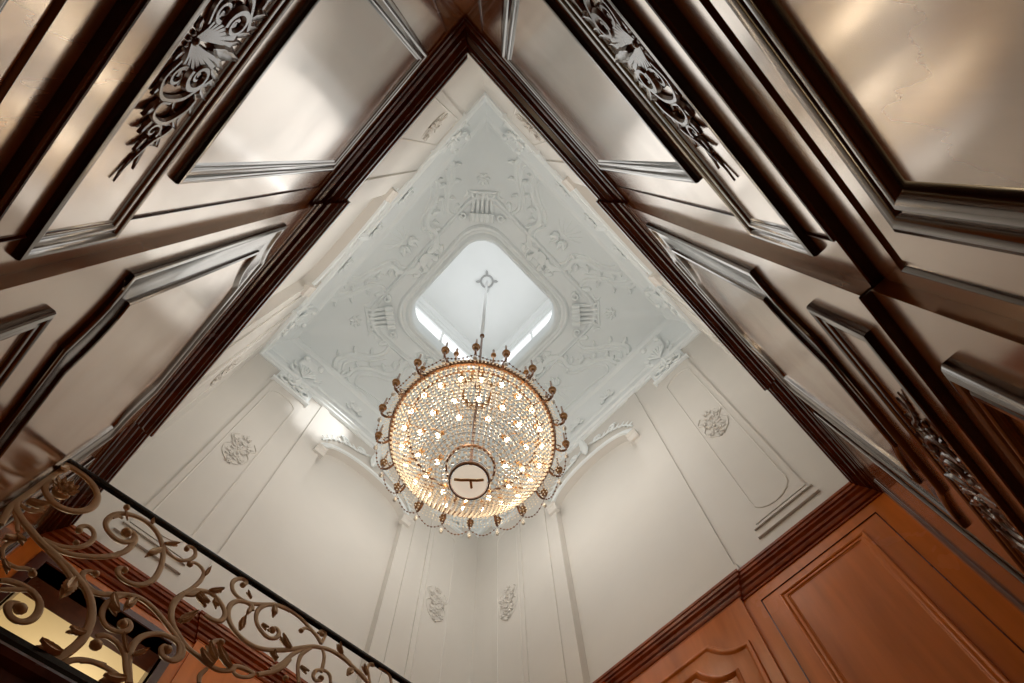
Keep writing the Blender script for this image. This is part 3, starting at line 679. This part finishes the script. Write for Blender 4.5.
SCR=[(11,[(0.132,2.406),(0.107,2.487),(0.071,2.559),(0.028,2.627),(0.005,2.695),(0.005,2.766),(0.021,2.813),(0.055,2.872),(0.099,2.905),(0.152,2.911),(0.207,2.9),(0.255,2.869),(0.284,2.822),(0.293,2.759),(0.277,2.705),(0.244,2.669),(0.199,2.656),(0.156,2.671),(0.124,2.7),(0.11,2.731),(0.112,2.764)]),(12,[(0.076,2.567),(0.106,2.531),(0.153,2.49),(0.209,2.461),(0.276,2.432),(0.324,2.421),(0.362,2.409)]),(12,[(0.362,2.411),(0.41,2.394),(0.458,2.371),(0.5,2.347),(0.539,2.31),(0.574,2.254),(0.594,2.197),(0.604,2.133),(0.6,2.076),(0.59,2.028),(0.576,1.989)]),(10,[(0.307,2.414),(0.358,2.4),(0.406,2.377),(0.434,2.358),(0.45,2.337)]),(8,[(0.261,2.455),(0.307,2.462),(0.349,2.488),(0.377,2.527),(0.389,2.573),(0.383,2.617),(0.363,2.644),(0.339,2.649),(0.323,2.629),(0.323,2.602)]),(9,[(0.261,2.455),(0.329,2.448),(0.386,2.473),(0.449,2.531),(0.485,2.578),(0.498,2.615)]),(9,[(0.427,2.507),(0.459,2.544),(0.488,2.589),(0.507,2.64),(0.511,2.696),(0.503,2.744),(0.479,2.769),(0.457,2.747)]),(9,[(0.492,2.753),(0.499,2.721),(0.482,2.689),(0.452,2.675),(0.414,2.686),(0.384,2.711),(0.371,2.75),(0.375,2.803),(0.398,2.842),(0.438,2.869),(0.493,2.878),(0.547,2.859),(0.598,2.808),(0.636,2.736),(0.657,2.659),(0.661,2.583),(0.639,2.525),(0.598,2.498),(0.556,2.502),(0.538,2.521),(0.539,2.543),(0.558,2.551)]),(6,[(0.41,2.81),(0.391,2.809),(0.379,2.779)]),(7,[(0.6,2.811),(0.644,2.781),(0.69,2.78),(0.724,2.815),(0.735,2.867),(0.717,2.902),(0.692,2.9),(0.687,2.876)]),(7,[(0.733,2.796),(0.752,2.823),(0.783,2.822),(0.809,2.798),(0.816,2.746),(0.808,2.681),(0.789,2.613)]),(9,[(0.845,2.408),(0.806,2.453),(0.784,2.51),(0.781,2.567),(0.795,2.622),(0.826,2.675),(0.873,2.706),(0.922,2.699),(0.966,2.664),(0.982,2.625),(0.972,2.587),(0.939,2.571),(0.909,2.572)]),(10,[(0.835,2.676),(0.822,2.639),(0.789,2.613)]),(8,[(0.601,2.42),(0.572,2.385),(0.534,2.364),(0.496,2.367),(0.463,2.388),(0.452,2.414),(0.464,2.437),(0.483,2.442)]),(9,[(0.476,2.347),(0.511,2.348),(0.544,2.362),(0.58,2.396),(0.622,2.435),(0.662,2.455),(0.707,2.454),(0.761,2.435),(0.812,2.409),(0.865,2.379),(0.884,2.369)]),(8,[(0.622,2.434),(0.6,2.393),(0.588,2.347),(0.593,2.299),(0.613,2.262),(0.645,2.241),(0.677,2.248),(0.702,2.273),(0.704,2.304),(0.687,2.32),(0.671,2.311)]),(9,[(0.634,2.178),(0.65,2.199),(0.679,2.205),(0.716,2.195),(0.752,2.166),(0.779,2.123),(0.815,2.07)]),(9,[(0.821,2.075),(0.793,2.118),(0.767,2.17),(0.753,2.226),(0.756,2.278),(0.778,2.321),(0.813,2.352),(0.86,2.361),(0.891,2.347),(0.908,2.306),(0.902,2.27),(0.88,2.257),(0.856,2.262),(0.844,2.288),(0.851,2.312)]),(9,[(0.645,2.048),(0.671,2.07),(0.71,2.078),(0.749,2.078),(0.798,2.07)]),(9,[(0.607,1.992),(0.62,2.03),(0.644,2.055),(0.674,2.071),(0.72,2.085)]),(9,[(0.819,2.669),(0.792,2.615),(0.783,2.553),(0.791,2.492),(0.821,2.435),(0.867,2.395),(0.92,2.363),(0.972,2.352)]),(9,[(0.843,2.363),(0.872,2.366),(0.904,2.349),(0.918,2.307),(0.908,2.272),(0.892,2.258)]),(7,[(1.015,2.4),(0.999,2.431),(0.998,2.471),(1.018,2.495)]),(8,[(0.979,2.869),(0.987,2.908),(0.967,2.914),(0.943,2.889),(0.936,2.847),(0.957,2.803),(0.996,2.785),(1.044,2.793),(1.095,2.833),(1.152,2.89)]),(9,[(1.073,2.763),(1.06,2.786),(1.028,2.786),(0.993,2.757),(0.978,2.705),(0.993,2.647),(1.027,2.601),(1.08,2.574),(1.143,2.568),(1.198,2.589),(1.256,2.632),(1.3,2.676)]),(8,[(1.176,2.705),(1.2,2.746),(1.224,2.729),(1.219,2.688),(1.185,2.665),(1.138,2.683),(1.105,2.725),(1.094,2.783),(1.112,2.84),(1.154,2.884),(1.206,2.903),(1.228,2.905)]),(8,[(1.129,2.871),(1.177,2.9),(1.233,2.91),(1.295,2.903),(1.352,2.878),(1.398,2.857),(1.428,2.829)]),(6,[(1.316,2.832),(1.327,2.862),(1.359,2.871),(1.394,2.854),(1.421,2.83)]),(6,[(1.428,2.829),(1.431,2.886),(1.427,2.919),(1.408,2.915),(1.396,2.883)]),(9,[(1.218,2.606),(1.276,2.652),(1.332,2.713),(1.391,2.777),(1.433,2.804),(1.477,2.825),(1.537,2.829),(1.601,2.817),(1.657,2.797),(1.713,2.775)]),(7,[(1.392,2.774),(1.358,2.69),(1.36,2.618),(1.378,2.561),(1.394,2.524)]),(7,[(1.363,2.739),(1.32,2.659),(1.292,2.574),(1.255,2.497)]),(7,[(1.436,2.809),(1.461,2.765),(1.471,2.697),(1.471,2.66)]),(7,[(1.531,2.632),(1.516,2.672),(1.485,2.681),(1.449,2.652),(1.442,2.612),(1.461,2.592),(1.483,2.615)]),(6,[(1.506,2.891),(1.519,2.861),(1.554,2.843),(1.599,2.828)]),(6,[(1.722,2.782),(1.702,2.833),(1.689,2.869),(1.702,2.911),(1.72,2.901)]),(6,[(1.599,2.738),(1.599,2.782),(1.628,2.812),(1.677,2.8),(1.713,2.775)]),(6,[(1.75,2.912),(1.781,2.924),(1.816,2.911),(1.834,2.869)]),(9,[(1.316,2.624),(1.299,2.556),(1.266,2.494),(1.216,2.437)]),(9,[(1.202,2.431),(1.153,2.425),(1.118,2.408),(1.112,2.381),(1.07,2.346),(1.024,2.341),(0.972,2.352)]),(7,[(1.109,2.389),(1.141,2.371),(1.182,2.393),(1.202,2.429)]),(7,[(1.025,2.32),(1.015,2.27),(1.026,2.235)]),(10,[(0.279,2.176),(0.303,2.196),(0.341,2.207),(0.382,2.204),(0.419,2.18),(0.439,2.136),(0.438,2.093),(0.417,2.066),(0.387,2.066),(0.362,2.088),(0.358,2.115),(0.378,2.129)]),(8,[(0.3,2.143),(0.319,2.162),(0.342,2.185),(0.361,2.205)]),(7,[(0.092,2.558),(0.128,2.546),(0.16,2.551),(0.182,2.586)]),(6,[(0.118,2.502),(0.156,2.464),(0.187,2.42)]),(7,[(0.235,2.262),(0.28,2.264),(0.305,2.285),(0.332,2.29)]),(6,[(0.21,2.394),(0.201,2.356),(0.203,2.307),(0.234,2.265)])]
LEAF=[((0.113,2.888),(0.094,2.832),14),((0.12,2.581),(0.188,2.603),16),((0.193,2.4),(0.237,2.373),12),((0.447,2.353),(0.456,2.256),22),((0.599,2.159),(0.547,2.128),14),((0.582,2.031),(0.506,2.013),20),((0.582,2.395),(0.636,2.313),14),((0.611,2.778),(0.579,2.68),14),((0.603,2.815),(0.651,2.853),10),((0.84,2.665),(0.895,2.618),14),((0.87,2.712),(0.916,2.75),12),((0.82,2.784),(0.817,2.841),8),((0.906,2.676),(0.93,2.645),10),((0.835,2.459),(0.875,2.539),14),((0.653,2.436),(0.649,2.358),16),((0.597,2.341),(0.641,2.311),12),((0.77,2.181),(0.803,2.234),10),((0.797,2.073),(0.732,2.018),18),((0.752,2.182),(0.697,2.243),8),((0.835,2.651),(0.893,2.615),14),((0.869,2.713),(0.914,2.752),12),((0.907,2.683),(0.935,2.637),10),((1.039,2.343),(0.961,2.359),18),((1.041,2.377),(0.977,2.424),14),((1.103,2.384),(1.008,2.439),16),((0.846,2.459),(0.871,2.53),14),((1.066,2.611),(1.051,2.675),14),((1.059,2.777),(1.059,2.702),10),((1.149,2.871),(1.168,2.798),12),((1.136,2.715),(1.166,2.695),10),((1.299,2.678),(1.238,2.701),14),((1.225,2.59),(1.261,2.56),10),((1.042,2.824),(1.008,2.84),8),((1.153,2.869),(1.171,2.801),12),((1.293,2.686),(1.234,2.711),12),((1.543,2.847),(1.506,2.891),8),((1.617,2.791),(1.6,2.733),10),((1.695,2.815),(1.656,2.849),10),((1.371,2.615),(1.41,2.593),10),((1.261,2.56),(1.231,2.595),10),((0.428,2.813),(0.386,2.866),5),((0.512,2.881),(0.5,2.905),8),((0.203,2.385),(0.178,2.341),12),((0.327,2.292),(0.326,2.267),10),((0.235,2.262),(0.278,2.215),10)]
BALL=[((0.328,2.601),9),((0.355,2.533),8),((0.46,2.746),14),((0.388,2.889),9),((0.555,2.548),9),((0.69,2.874),8),((0.74,2.797),9),((0.486,2.444),9),((0.39,2.115),14),((0.651,2.144),14),((0.677,2.293),12),((0.861,2.298),12),((0.98,2.878),9),((1.023,2.487),9),((1.191,2.725),10),((1.314,2.83),8),((1.414,2.892),8),((1.481,2.625),9),((1.332,2.507),8),((1.193,2.721),9),((0.332,2.279),9),((1.708,2.907),7)]
# ================================================================== CHANDELIER
CC = Vector((1.22, 1.53, 0))
def ring_pts(r, z, n=48): return [(CC.x + r * math.cos(2 * PI * k / n), CC.y + r * math.sin(2 * PI * k / n), z) for k in range(n + 1)]
ch = thing('chandelier', 'huge gilt crystal basket chandelier with lit bulbs hanging on a rod from the skylight', 'chandelier', None, (CC.x, CC.y, 12.75))
O = Vector((CC.x, CC.y, 12.75))
def cbuild(mb, name, mat, parent=None, **k):
    mb.v = [(x - O.x, y - O.y, z - O.z) for x, y, z in mb.v]; return mb.build(name, mat, parent or ch, **k)
def ringmesh(mb, r, z, prof):                   # prof: (dr, dz) closed section
    mb.loops([[(CC.x + (r + dr) * math.cos(2 * PI * k / 64), CC.y + (r + dr) * math.sin(2 * PI * k / 64), z + dz) for k in range(64)] for dr, dz in prof + [prof[0]]])
ZR, RR = 5.06, .605
def bag(t):                                      # t 0 rim .. 1 bottom ring
    r = RR * (1 - t) ** .85 + .135 * (1 - (1 - t) ** .85); z = ZR - .03 - (ZR - .03 - 4.40) * (t ** .92)
    return r, z
mb = MB(); ringmesh(mb, RR, ZR, [(-.012, -.02), (.008, -.025), (.014, -.005), (.022, .01), (.018, .035), (-.004, .04), (-.012, .02)]); cbuild(mb, 'rim_ring', M['brass_dark'])
mb = MB()
for k in range(80):
    a = 2 * PI * k / 80; mb.ball((CC.x + (RR + .01) * math.cos(a), CC.y + (RR + .01) * math.sin(a), ZR + .05), .012, 6, 4)
cbuild(mb, 'rim_beading', M['crystal'])
mb = MB(); ringmesh(mb, .128, 4.36, [(-.004, -.012), (.006, -.012), (.011, .003), (.006, .025), (-.004, .025)]); cbuild(mb, 'bottom_ring', M['brass_dark'])
mb = MB(); ringmesh(mb, .165, 4.58, [(-.007, -.01), (.008, -.01), (.010, .012), (-.007, .012)]); cbuild(mb, 'inner_ring', M['brass_dark'])
mb = MB(); mb.lathe((CC.x, CC.y, 4.33), [(.001, -.035), (.03, -.033), (.06, -.024), (.09, -.008), (.118, .02), (.118, .026), (.05, .03), (.001, .03)], 32)
cbuild(mb, 'glass_bowl', plain('bowl_glass', (.80, .72, .58), .12, .1, (1, .86, .68), .55))  # bowl is no lamp; emission stands in for light caught in glass
q1_ = Vector((.707, -.707, 0)); q2_ = Vector((.707, .707, 0)); c_ = Vector((CC.x, CC.y, 4.295))
mb = MB(); mb.tube([c_ - q1_ * .092 - q2_ * .030 + Vector((0, 0, .03)), c_ - q1_ * .05 - q2_ * .038, c_ - q2_ * .038, c_ + q1_ * .05 - q2_ * .034, c_ + q1_ * .092 - q2_ * .024 + Vector((0, 0, .03))], .010, 8)
mb.tube([c_ + q1_ * .012 - q2_ * .038, c_ + q1_ * .016 + q2_ * .02], .009, 8); cbuild(mb, 'bowl_reflection_band', plain('reflection_brass', (.75, .50, .22), .25, .5))  # brass strips added to imitate the band reflected in the bowl
# crystal strings of the basket
def octa(mb, p, r, sz=1.0):
    b = len(mb.v); x, y, z = p
    mb.v += [(x + r, y, z), (x, y + r, z), (x - r, y, z), (x, y - r, z), (x, y, z + r * sz), (x, y, z - r * sz)]
    for i in range(4): j = (i + 1) % 4; mb.f += [(b + i, b + j, b + 4), (b + j, b + i, b + 5)]
mb = MB(); ROWS = 25
for i in range(ROWS):
    t = (i + .5) / ROWS; r, z = bag(t); n = 6 * max(4, round(2 * PI * r / .0365 / 6))
    for k in range(n):
        a = 2 * PI * k / n; rr = .0120 if i % 4 else .0145
        octa(mb, (CC.x + r * math.cos(a), CC.y + r * math.sin(a), z), rr, 1.15)
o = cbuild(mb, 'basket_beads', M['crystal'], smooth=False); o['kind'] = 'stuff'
mb = MB()
for i in range(0, ROWS, 2):
    r, z = bag((i + 1.0) / ROWS); mb.tube(ring_pts(r, z, 40), .0018, 3)
o = cbuild(mb, 'basket_wires', M['brass']); o['kind'] = 'stuff'
# upper tent of strings from the crown to the rim
ZK, RK = 6.32, .135
mb = MB(); mbw = MB()
def tent(t):
    return RK + (RR - .03 - RK) * (t ** 1.55), ZK - (ZK - ZR - .05) * (1 - (1 - t) ** 1.35)
for k in range(36):
    a = 2 * PI * k / 36
    for i in range(30):
        r, z = tent((i + .5) / 30); octa(mb, (CC.x + r * math.cos(a), CC.y + r * math.sin(a), z), .008, 1.4)
    mbw.tube([(CC.x + tent(t / 10)[0] * math.cos(a), CC.y + tent(t / 10)[0] * math.sin(a), tent(t / 10)[1]) for t in range(11)], .002, 3)
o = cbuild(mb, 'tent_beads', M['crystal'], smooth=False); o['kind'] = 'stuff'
cbuild(mbw, 'tent_wires', M['brass'])['kind'] = 'stuff'
mb = MB(); ringmesh(mb, RK, ZK, [(-.02, -.02), (.02, -.02), (.03, .02), (.02, .05), (-.02, .04)])
for k in range(12):
    a = 2 * PI * k / 12; b = Vector((CC.x + RK * math.cos(a), CC.y + RK * math.sin(a), ZK + .03)); d = Vector((math.cos(a), math.sin(a), 0))
    mb.leaf(b, b + d * .05 + Vector((0, 0, .14)), d, .05, .015, 3, .5)
cbuild(mb, 'crown', M['brass'])
mb = MB(); mb.tube([(CC.x, CC.y, 4.62), (CC.x, CC.y, 6.5), (CC.x, CC.y, 8.6)], .013, 8); mb.ball((CC.x, CC.y, 6.55), .035); mb.ball((CC.x, CC.y, 8.6), .03); cbuild(mb, 'stem', M['brass_dark'])
mb = MB(); mb.tube([(CC.x, CC.y, 8.6), (CC.x, CC.y, 10.5), (CC.x, CC.y, 12.70)], .022, 10); cbuild(mb, 'hanging_rod', M['rod'])
# twenty arms round the rim, each with cup, candle and pendant
for k in range(20):
    a = math.radians(-5.5 + 18 * k); d = Vector((math.cos(a), math.sin(a), 0)); c = Vector((CC.x, CC.y, 0))
    P = lambda r, z: c + d * r + Vector((0, 0, z))
    mb = MB(); mb.tube(catmull([P(RR, ZR), P(.645, 4.985), P(.69, 5.0), P(.705, 5.07)], 5), [.009] * 16, 6)
    mb.tube(catmull([P(RR + .01, ZR + .04), P(.63, 5.10), P(.66, 5.07), P(.645, 5.03)], 4), .006, 5)
    arm = cbuild(mb, 'arm', M['brass_dark'])
    mb = MB(); mb.ball(P(.705, 5.095), .023, 10, 6); mb.lathe(tuple(P(.705, 5.125)), [(.004, -.01), (.024, 0), (.030, .012), (.012, .014)], 12); cbuild(mb, 'cup', M['brass'], arm)
    mb = MB(); mb.tube([P(.705, 5.13), P(.705, 5.36)], [.011, .007], 8); cbuild(mb, 'candle', M['candle'], arm)
    mb = MB(); p = P(.69, 4.97); mb.tube([p, p - Vector((0, 0, .05))], .002, 4); mb.ball(p - Vector((0, 0, .085)), .017, 7, 5, 2.0, ); mb.ball(p - Vector((0, 0, .05)), .010, 6, 4)
    cbuild(mb, 'pendant', M['crystal_clear'], arm)
# festoons of small beads slung from arm to arm
for k in range(20):
    a0 = math.radians(-5.5 + 18 * k); mb = MB()
    pts = [Vector((CC.x + .69 * math.cos(a0 + math.radians(18 * i / 8)), CC.y + .69 * math.sin(a0 + math.radians(18 * i / 8)), 4.98 - .10 * math.sin(PI * i / 8))) for i in range(9)]
    mb.tube(pts, .0018, 3)
    for i in range(1, 8): octa(mb, pts[i], .0085)
    cbuild(mb, 'festoon', M['brass_dark'], smooth=False)
# fringe hanging outside the rim
mb = MB()
for k in range(150):
    a = 2 * PI * k / 150
    for i in range(4):
        r = RR + .022 + .010 * i; octa(mb, (CC.x + r * math.cos(a), CC.y + r * math.sin(a), ZR - .02 - .028 * i), .0065, 1.5)
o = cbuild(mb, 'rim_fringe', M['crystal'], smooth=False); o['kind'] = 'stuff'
# lit bulbs inside the basket and small gilt brackets that carry them
LIT = []
def bulb(a, r, z, s=.019):
    p = Vector((CC.x + r * math.cos(a), CC.y + r * math.sin(a), z))
    mb = MB(); mb.tube([p + Vector((0, 0, .055)), p + Vector((0, 0, .015))], .010, 6)
    e = Vector((math.cos(a), math.sin(a), 0))
    mb.tube(catmull([p + Vector((0, 0, .055)), p + e * .03 + Vector((0, 0, .09)), p + e * .07 + Vector((0, 0, .07))], 4), .005, 5)
    mb.leaf(p + Vector((0, 0, .06)), p + e * -.05 + Vector((0, 0, .10)), (0, 0, -1), .05, .012)
    h = cbuild(mb, 'bulb_holder', M['brass'])
    mb = MB(); mb.ball(p, s, 10, 7, 1.25); cbuild(mb, 'bulb', M['bulb'], h); LIT.append(p)
for k in range(22): bulb(2 * PI * (k + .3) / 22, .515, 4.97 + .02 * (k % 2))
for k in range(14): bulb(2 * PI * (k + .1) / 14, .395, 4.90)
for k in range(8): bulb(2 * PI * (k + .6) / 8, .27, 4.90)
# second tier of candles behind the rim
for k in range(14):
    a = 2 * PI * (k + .35) / 14; d = Vector((math.cos(a), math.sin(a), 0)); c = Vector((CC.x, CC.y, 0)); P = lambda r, z: c + d * r + Vector((0, 0, z))
    mb = MB(); mb.tube(catmull([P(.50, 5.25), P(.56, 5.17), P(.61, 5.20), P(.62, 5.30)], 4), .007, 6); arm = cbuild(mb, 'upper_arm', M['brass'])
    mb = MB(); mb.ball(P(.62, 5.32), .022, 8, 5); cbuild(mb, 'cup', M['brass'], arm)
    mb = MB(); mb.tube([P(.62, 5.34), P(.62, 5.46)], .010, 8); cbuild(mb, 'candle', M['candle'], arm)
mb = MB(); ringmesh(mb, .50, 5.25, [(-.008, -.01), (.008, -.01), (.008, .012), (-.008, .012)]); cbuild(mb, 'upper_ring', M['brass_dark'])
# ceiling rose in the lantern
rs = thing('ceiling_rose', 'small grey ring rosette with four leaves on the lantern ceiling above the rod', 'ceiling rose')
mb = MB(); mb.tube(ring_pts(.10, 12.74, 32), .016, 6); mb.build('ring', M['rose'], rs)
for k in range(4):
    mb = MB(); a = PI / 4 + PI / 2 * k; mb.leaf((CC.x + .11 * math.cos(a), CC.y + .11 * math.sin(a), 12.74), (CC.x + .19 * math.cos(a), CC.y + .19 * math.sin(a), 12.73), (0, 0, -1), .05, .02); mb.build('leaf', M['rose'], rs)

# ================================================================== BALUSTRADE
bal = thing('balustrade', 'wrought iron balustrade of gilded acanthus scrolls under a black handrail', 'railing', None, tuple(FRL.p(.05, 1.93)))
BO = FRL.p(.05, 1.93)
def bb(mb, name, mat, parent=None, **k):
    mb.v = [(x - BO.x, y - BO.y, z - BO.z) for x, y, z in mb.v]; return mb.build(name, mat, parent or bal, **k)
mb = MB(); hp = [(-.011, 2.921), (.011, 2.921), (.016, 2.932), (.013, 2.944), (0, 2.949), (-.013, 2.944), (-.016, 2.932)]
mb.loops([[FRL.p(u, z, w) for w, z in hp] for u in (.09, 3.32)], True, True, True); bb(mb, 'handrail', M['iron_dark'], ang=50)
mb = MB()
mb.loops([[FRL.p(u, z, w) for w, z in ((-.014, 1.975), (.014, 1.975), (.014, 2.0), (-.014, 2.0))] for u in (.09, 3.32)], True, True, True)
bb(mb, 'bottom_rail', M['iron_dark'], smooth=False)
for (w, pts) in SCR:
    P = catmull([FRL.p(max(u, .098), z, 0) for u, z in pts], 5); m = len(P)
    rr = [w * .00140 * (1 if i > 3 else .8 + .05 * i) for i in range(m)]
    mb = MB(); mb.tube(P, rr, 8, RN, .6); bb(mb, 'scroll', M['iron'])
for (a, b, w) in LEAF:
    mb = MB(); p0 = FRL.p(max(a[0], .10), a[1], .004); p1 = FRL.p(max(b[0], .10), b[1], .012)
    L = (p1 - p0).length; mb.leaf(p0, p1, RN, w * .0025, w * .0013, 4, .3); mb.leaf(p0, p1, -RN, w * .0023, w * .0011, 4, .2); bb(mb, 'acanthus_leaf', M['iron'])
for (c, r) in BALL:
    mb = MB(); mb.ball(FRL.p(max(c[0], .105), c[1], 0), r * .0016, 10, 6); bb(mb, 'scroll_eye', M['iron'])
mb = MB(); c = FRL.p(.168, 2.760, -.015); q1, q2 = RD, Vector((0, 0, 1))
mb.ball(c, .036, 14, 9, .8, RN)
for j, (rad, nn, ww) in enumerate(((.026, 7, .026), (.046, 10, .030))):
    for i in range(nn):
        a = 2 * PI * (i + .4 * j) / nn; mb.leaf(c + (q1 * math.cos(a) + q2 * math.sin(a)) * rad * .5 + RN * .02, c + (q1 * math.cos(a) + q2 * math.sin(a)) * rad * 1.15 + RN * .02, RN, ww, .012, 3, .5)
for s in (-1, 1): mb.ball(c + q1 * (.014 * s) + q2 * .012 + RN * .036, .008)
mb.ball(c - q2 * .004 + RN * .042, .009)
bb(mb, 'mask_boss', M['iron'], label='brass leaf-wreathed mask boss')
# ================================================================== LIGHT, CAMERA
def light(name, kind, loc, energy, color, **k):
    d = bpy.data.lights.new(name, kind); d.energy = energy; d.color = color
    for a, b in k.items(): setattr(d, a, b)
    o = bpy.data.objects.new(name, d); COL.objects.link(o); o.location = loc; return o
for k in range(5):
    a = 2 * PI * k / 5
    light('chandelier_glow', 'POINT', (CC.x + .36 * math.cos(a), CC.y + .36 * math.sin(a), 4.84), 1.8, (1, .84, .64), shadow_soft_size=.06)
for k in range(6):
    a = 2 * PI * k / 6 + .4
    light('upper_fill', 'POINT', (CC.x + .98 * math.cos(a), CC.y + .98 * math.sin(a), 6.5), 12.5, (1, .965, .92), shadow_soft_size=.5)  # unseen fill added round the chandelier top to brighten walls and cove
light('low_fill', 'POINT', (2.1, 1.9, .3), 7, (1, .84, .64), shadow_soft_size=.3)  # unseen fill added to brighten the railing and lower-right wood
o = light('lobby_lamp', 'POINT', (.2, 4.6, 3.3), 30, (1, .86, .6), shadow_soft_size=.15)
# sunbeam through the lantern that whitens the top of the front wall
tgt = Vector((.50, 3.40, 7.95)); src = Vector((1.75, .95, 10.9))
o = light('sunbeam', 'SPOT', src, 800, (1, 1, .98), spot_size=math.radians(11), spot_blend=.8, shadow_soft_size=.04)
o.rotation_euler = (tgt - src).to_track_quat('-Z', 'Y').to_euler()
w = bpy.data.worlds.new('world'); bpy.context.scene.world = w; w.use_nodes = True
w.node_tree.nodes['Background'].inputs[0].default_value = (.75, .85, 1, 1); w.node_tree.nodes['Background'].inputs[1].default_value = .3

R3 = [[None] * 3 for _ in range(3)]
v = Vector((.388834821, -.201241514, .766358982)); Rm = Matrix.Rotation(v.length, 3, v.normalized())   # world -> (right, down, forward)
right, down, fwd = Rm[0], Rm[1], Rm[2]
cam = bpy.data.cameras.new('camera'); co = bpy.data.objects.new('camera', cam); COL.objects.link(co)
mat = Matrix((right, -down, -fwd)).transposed().to_4x4(); co.matrix_world = mat
cam.sensor_width = 36; cam.lens = 724.5 / 1024 * 36; cam.shift_x = (512 - 527.1) / 1024; cam.shift_y = (485 - 341.5) / 1024
cam.clip_start = .02; cam.clip_end = 60
bpy.context.scene.camera = co
for o in COL.objects:
    if o.parent is None: o.location.z += EYE
sc = bpy.context.scene
sc.cycles.use_denoising = True
sc.cycles.max_bounces = 8; sc.cycles.diffuse_bounces = 5; sc.cycles.glossy_bounces = 4; sc.cycles.sample_clamp_indirect = 4
sc.cycles.use_light_tree = True
sc.view_settings.view_transform = 'Standard'; sc.view_settings.look = 'None'; sc.view_settings.exposure = 0.0
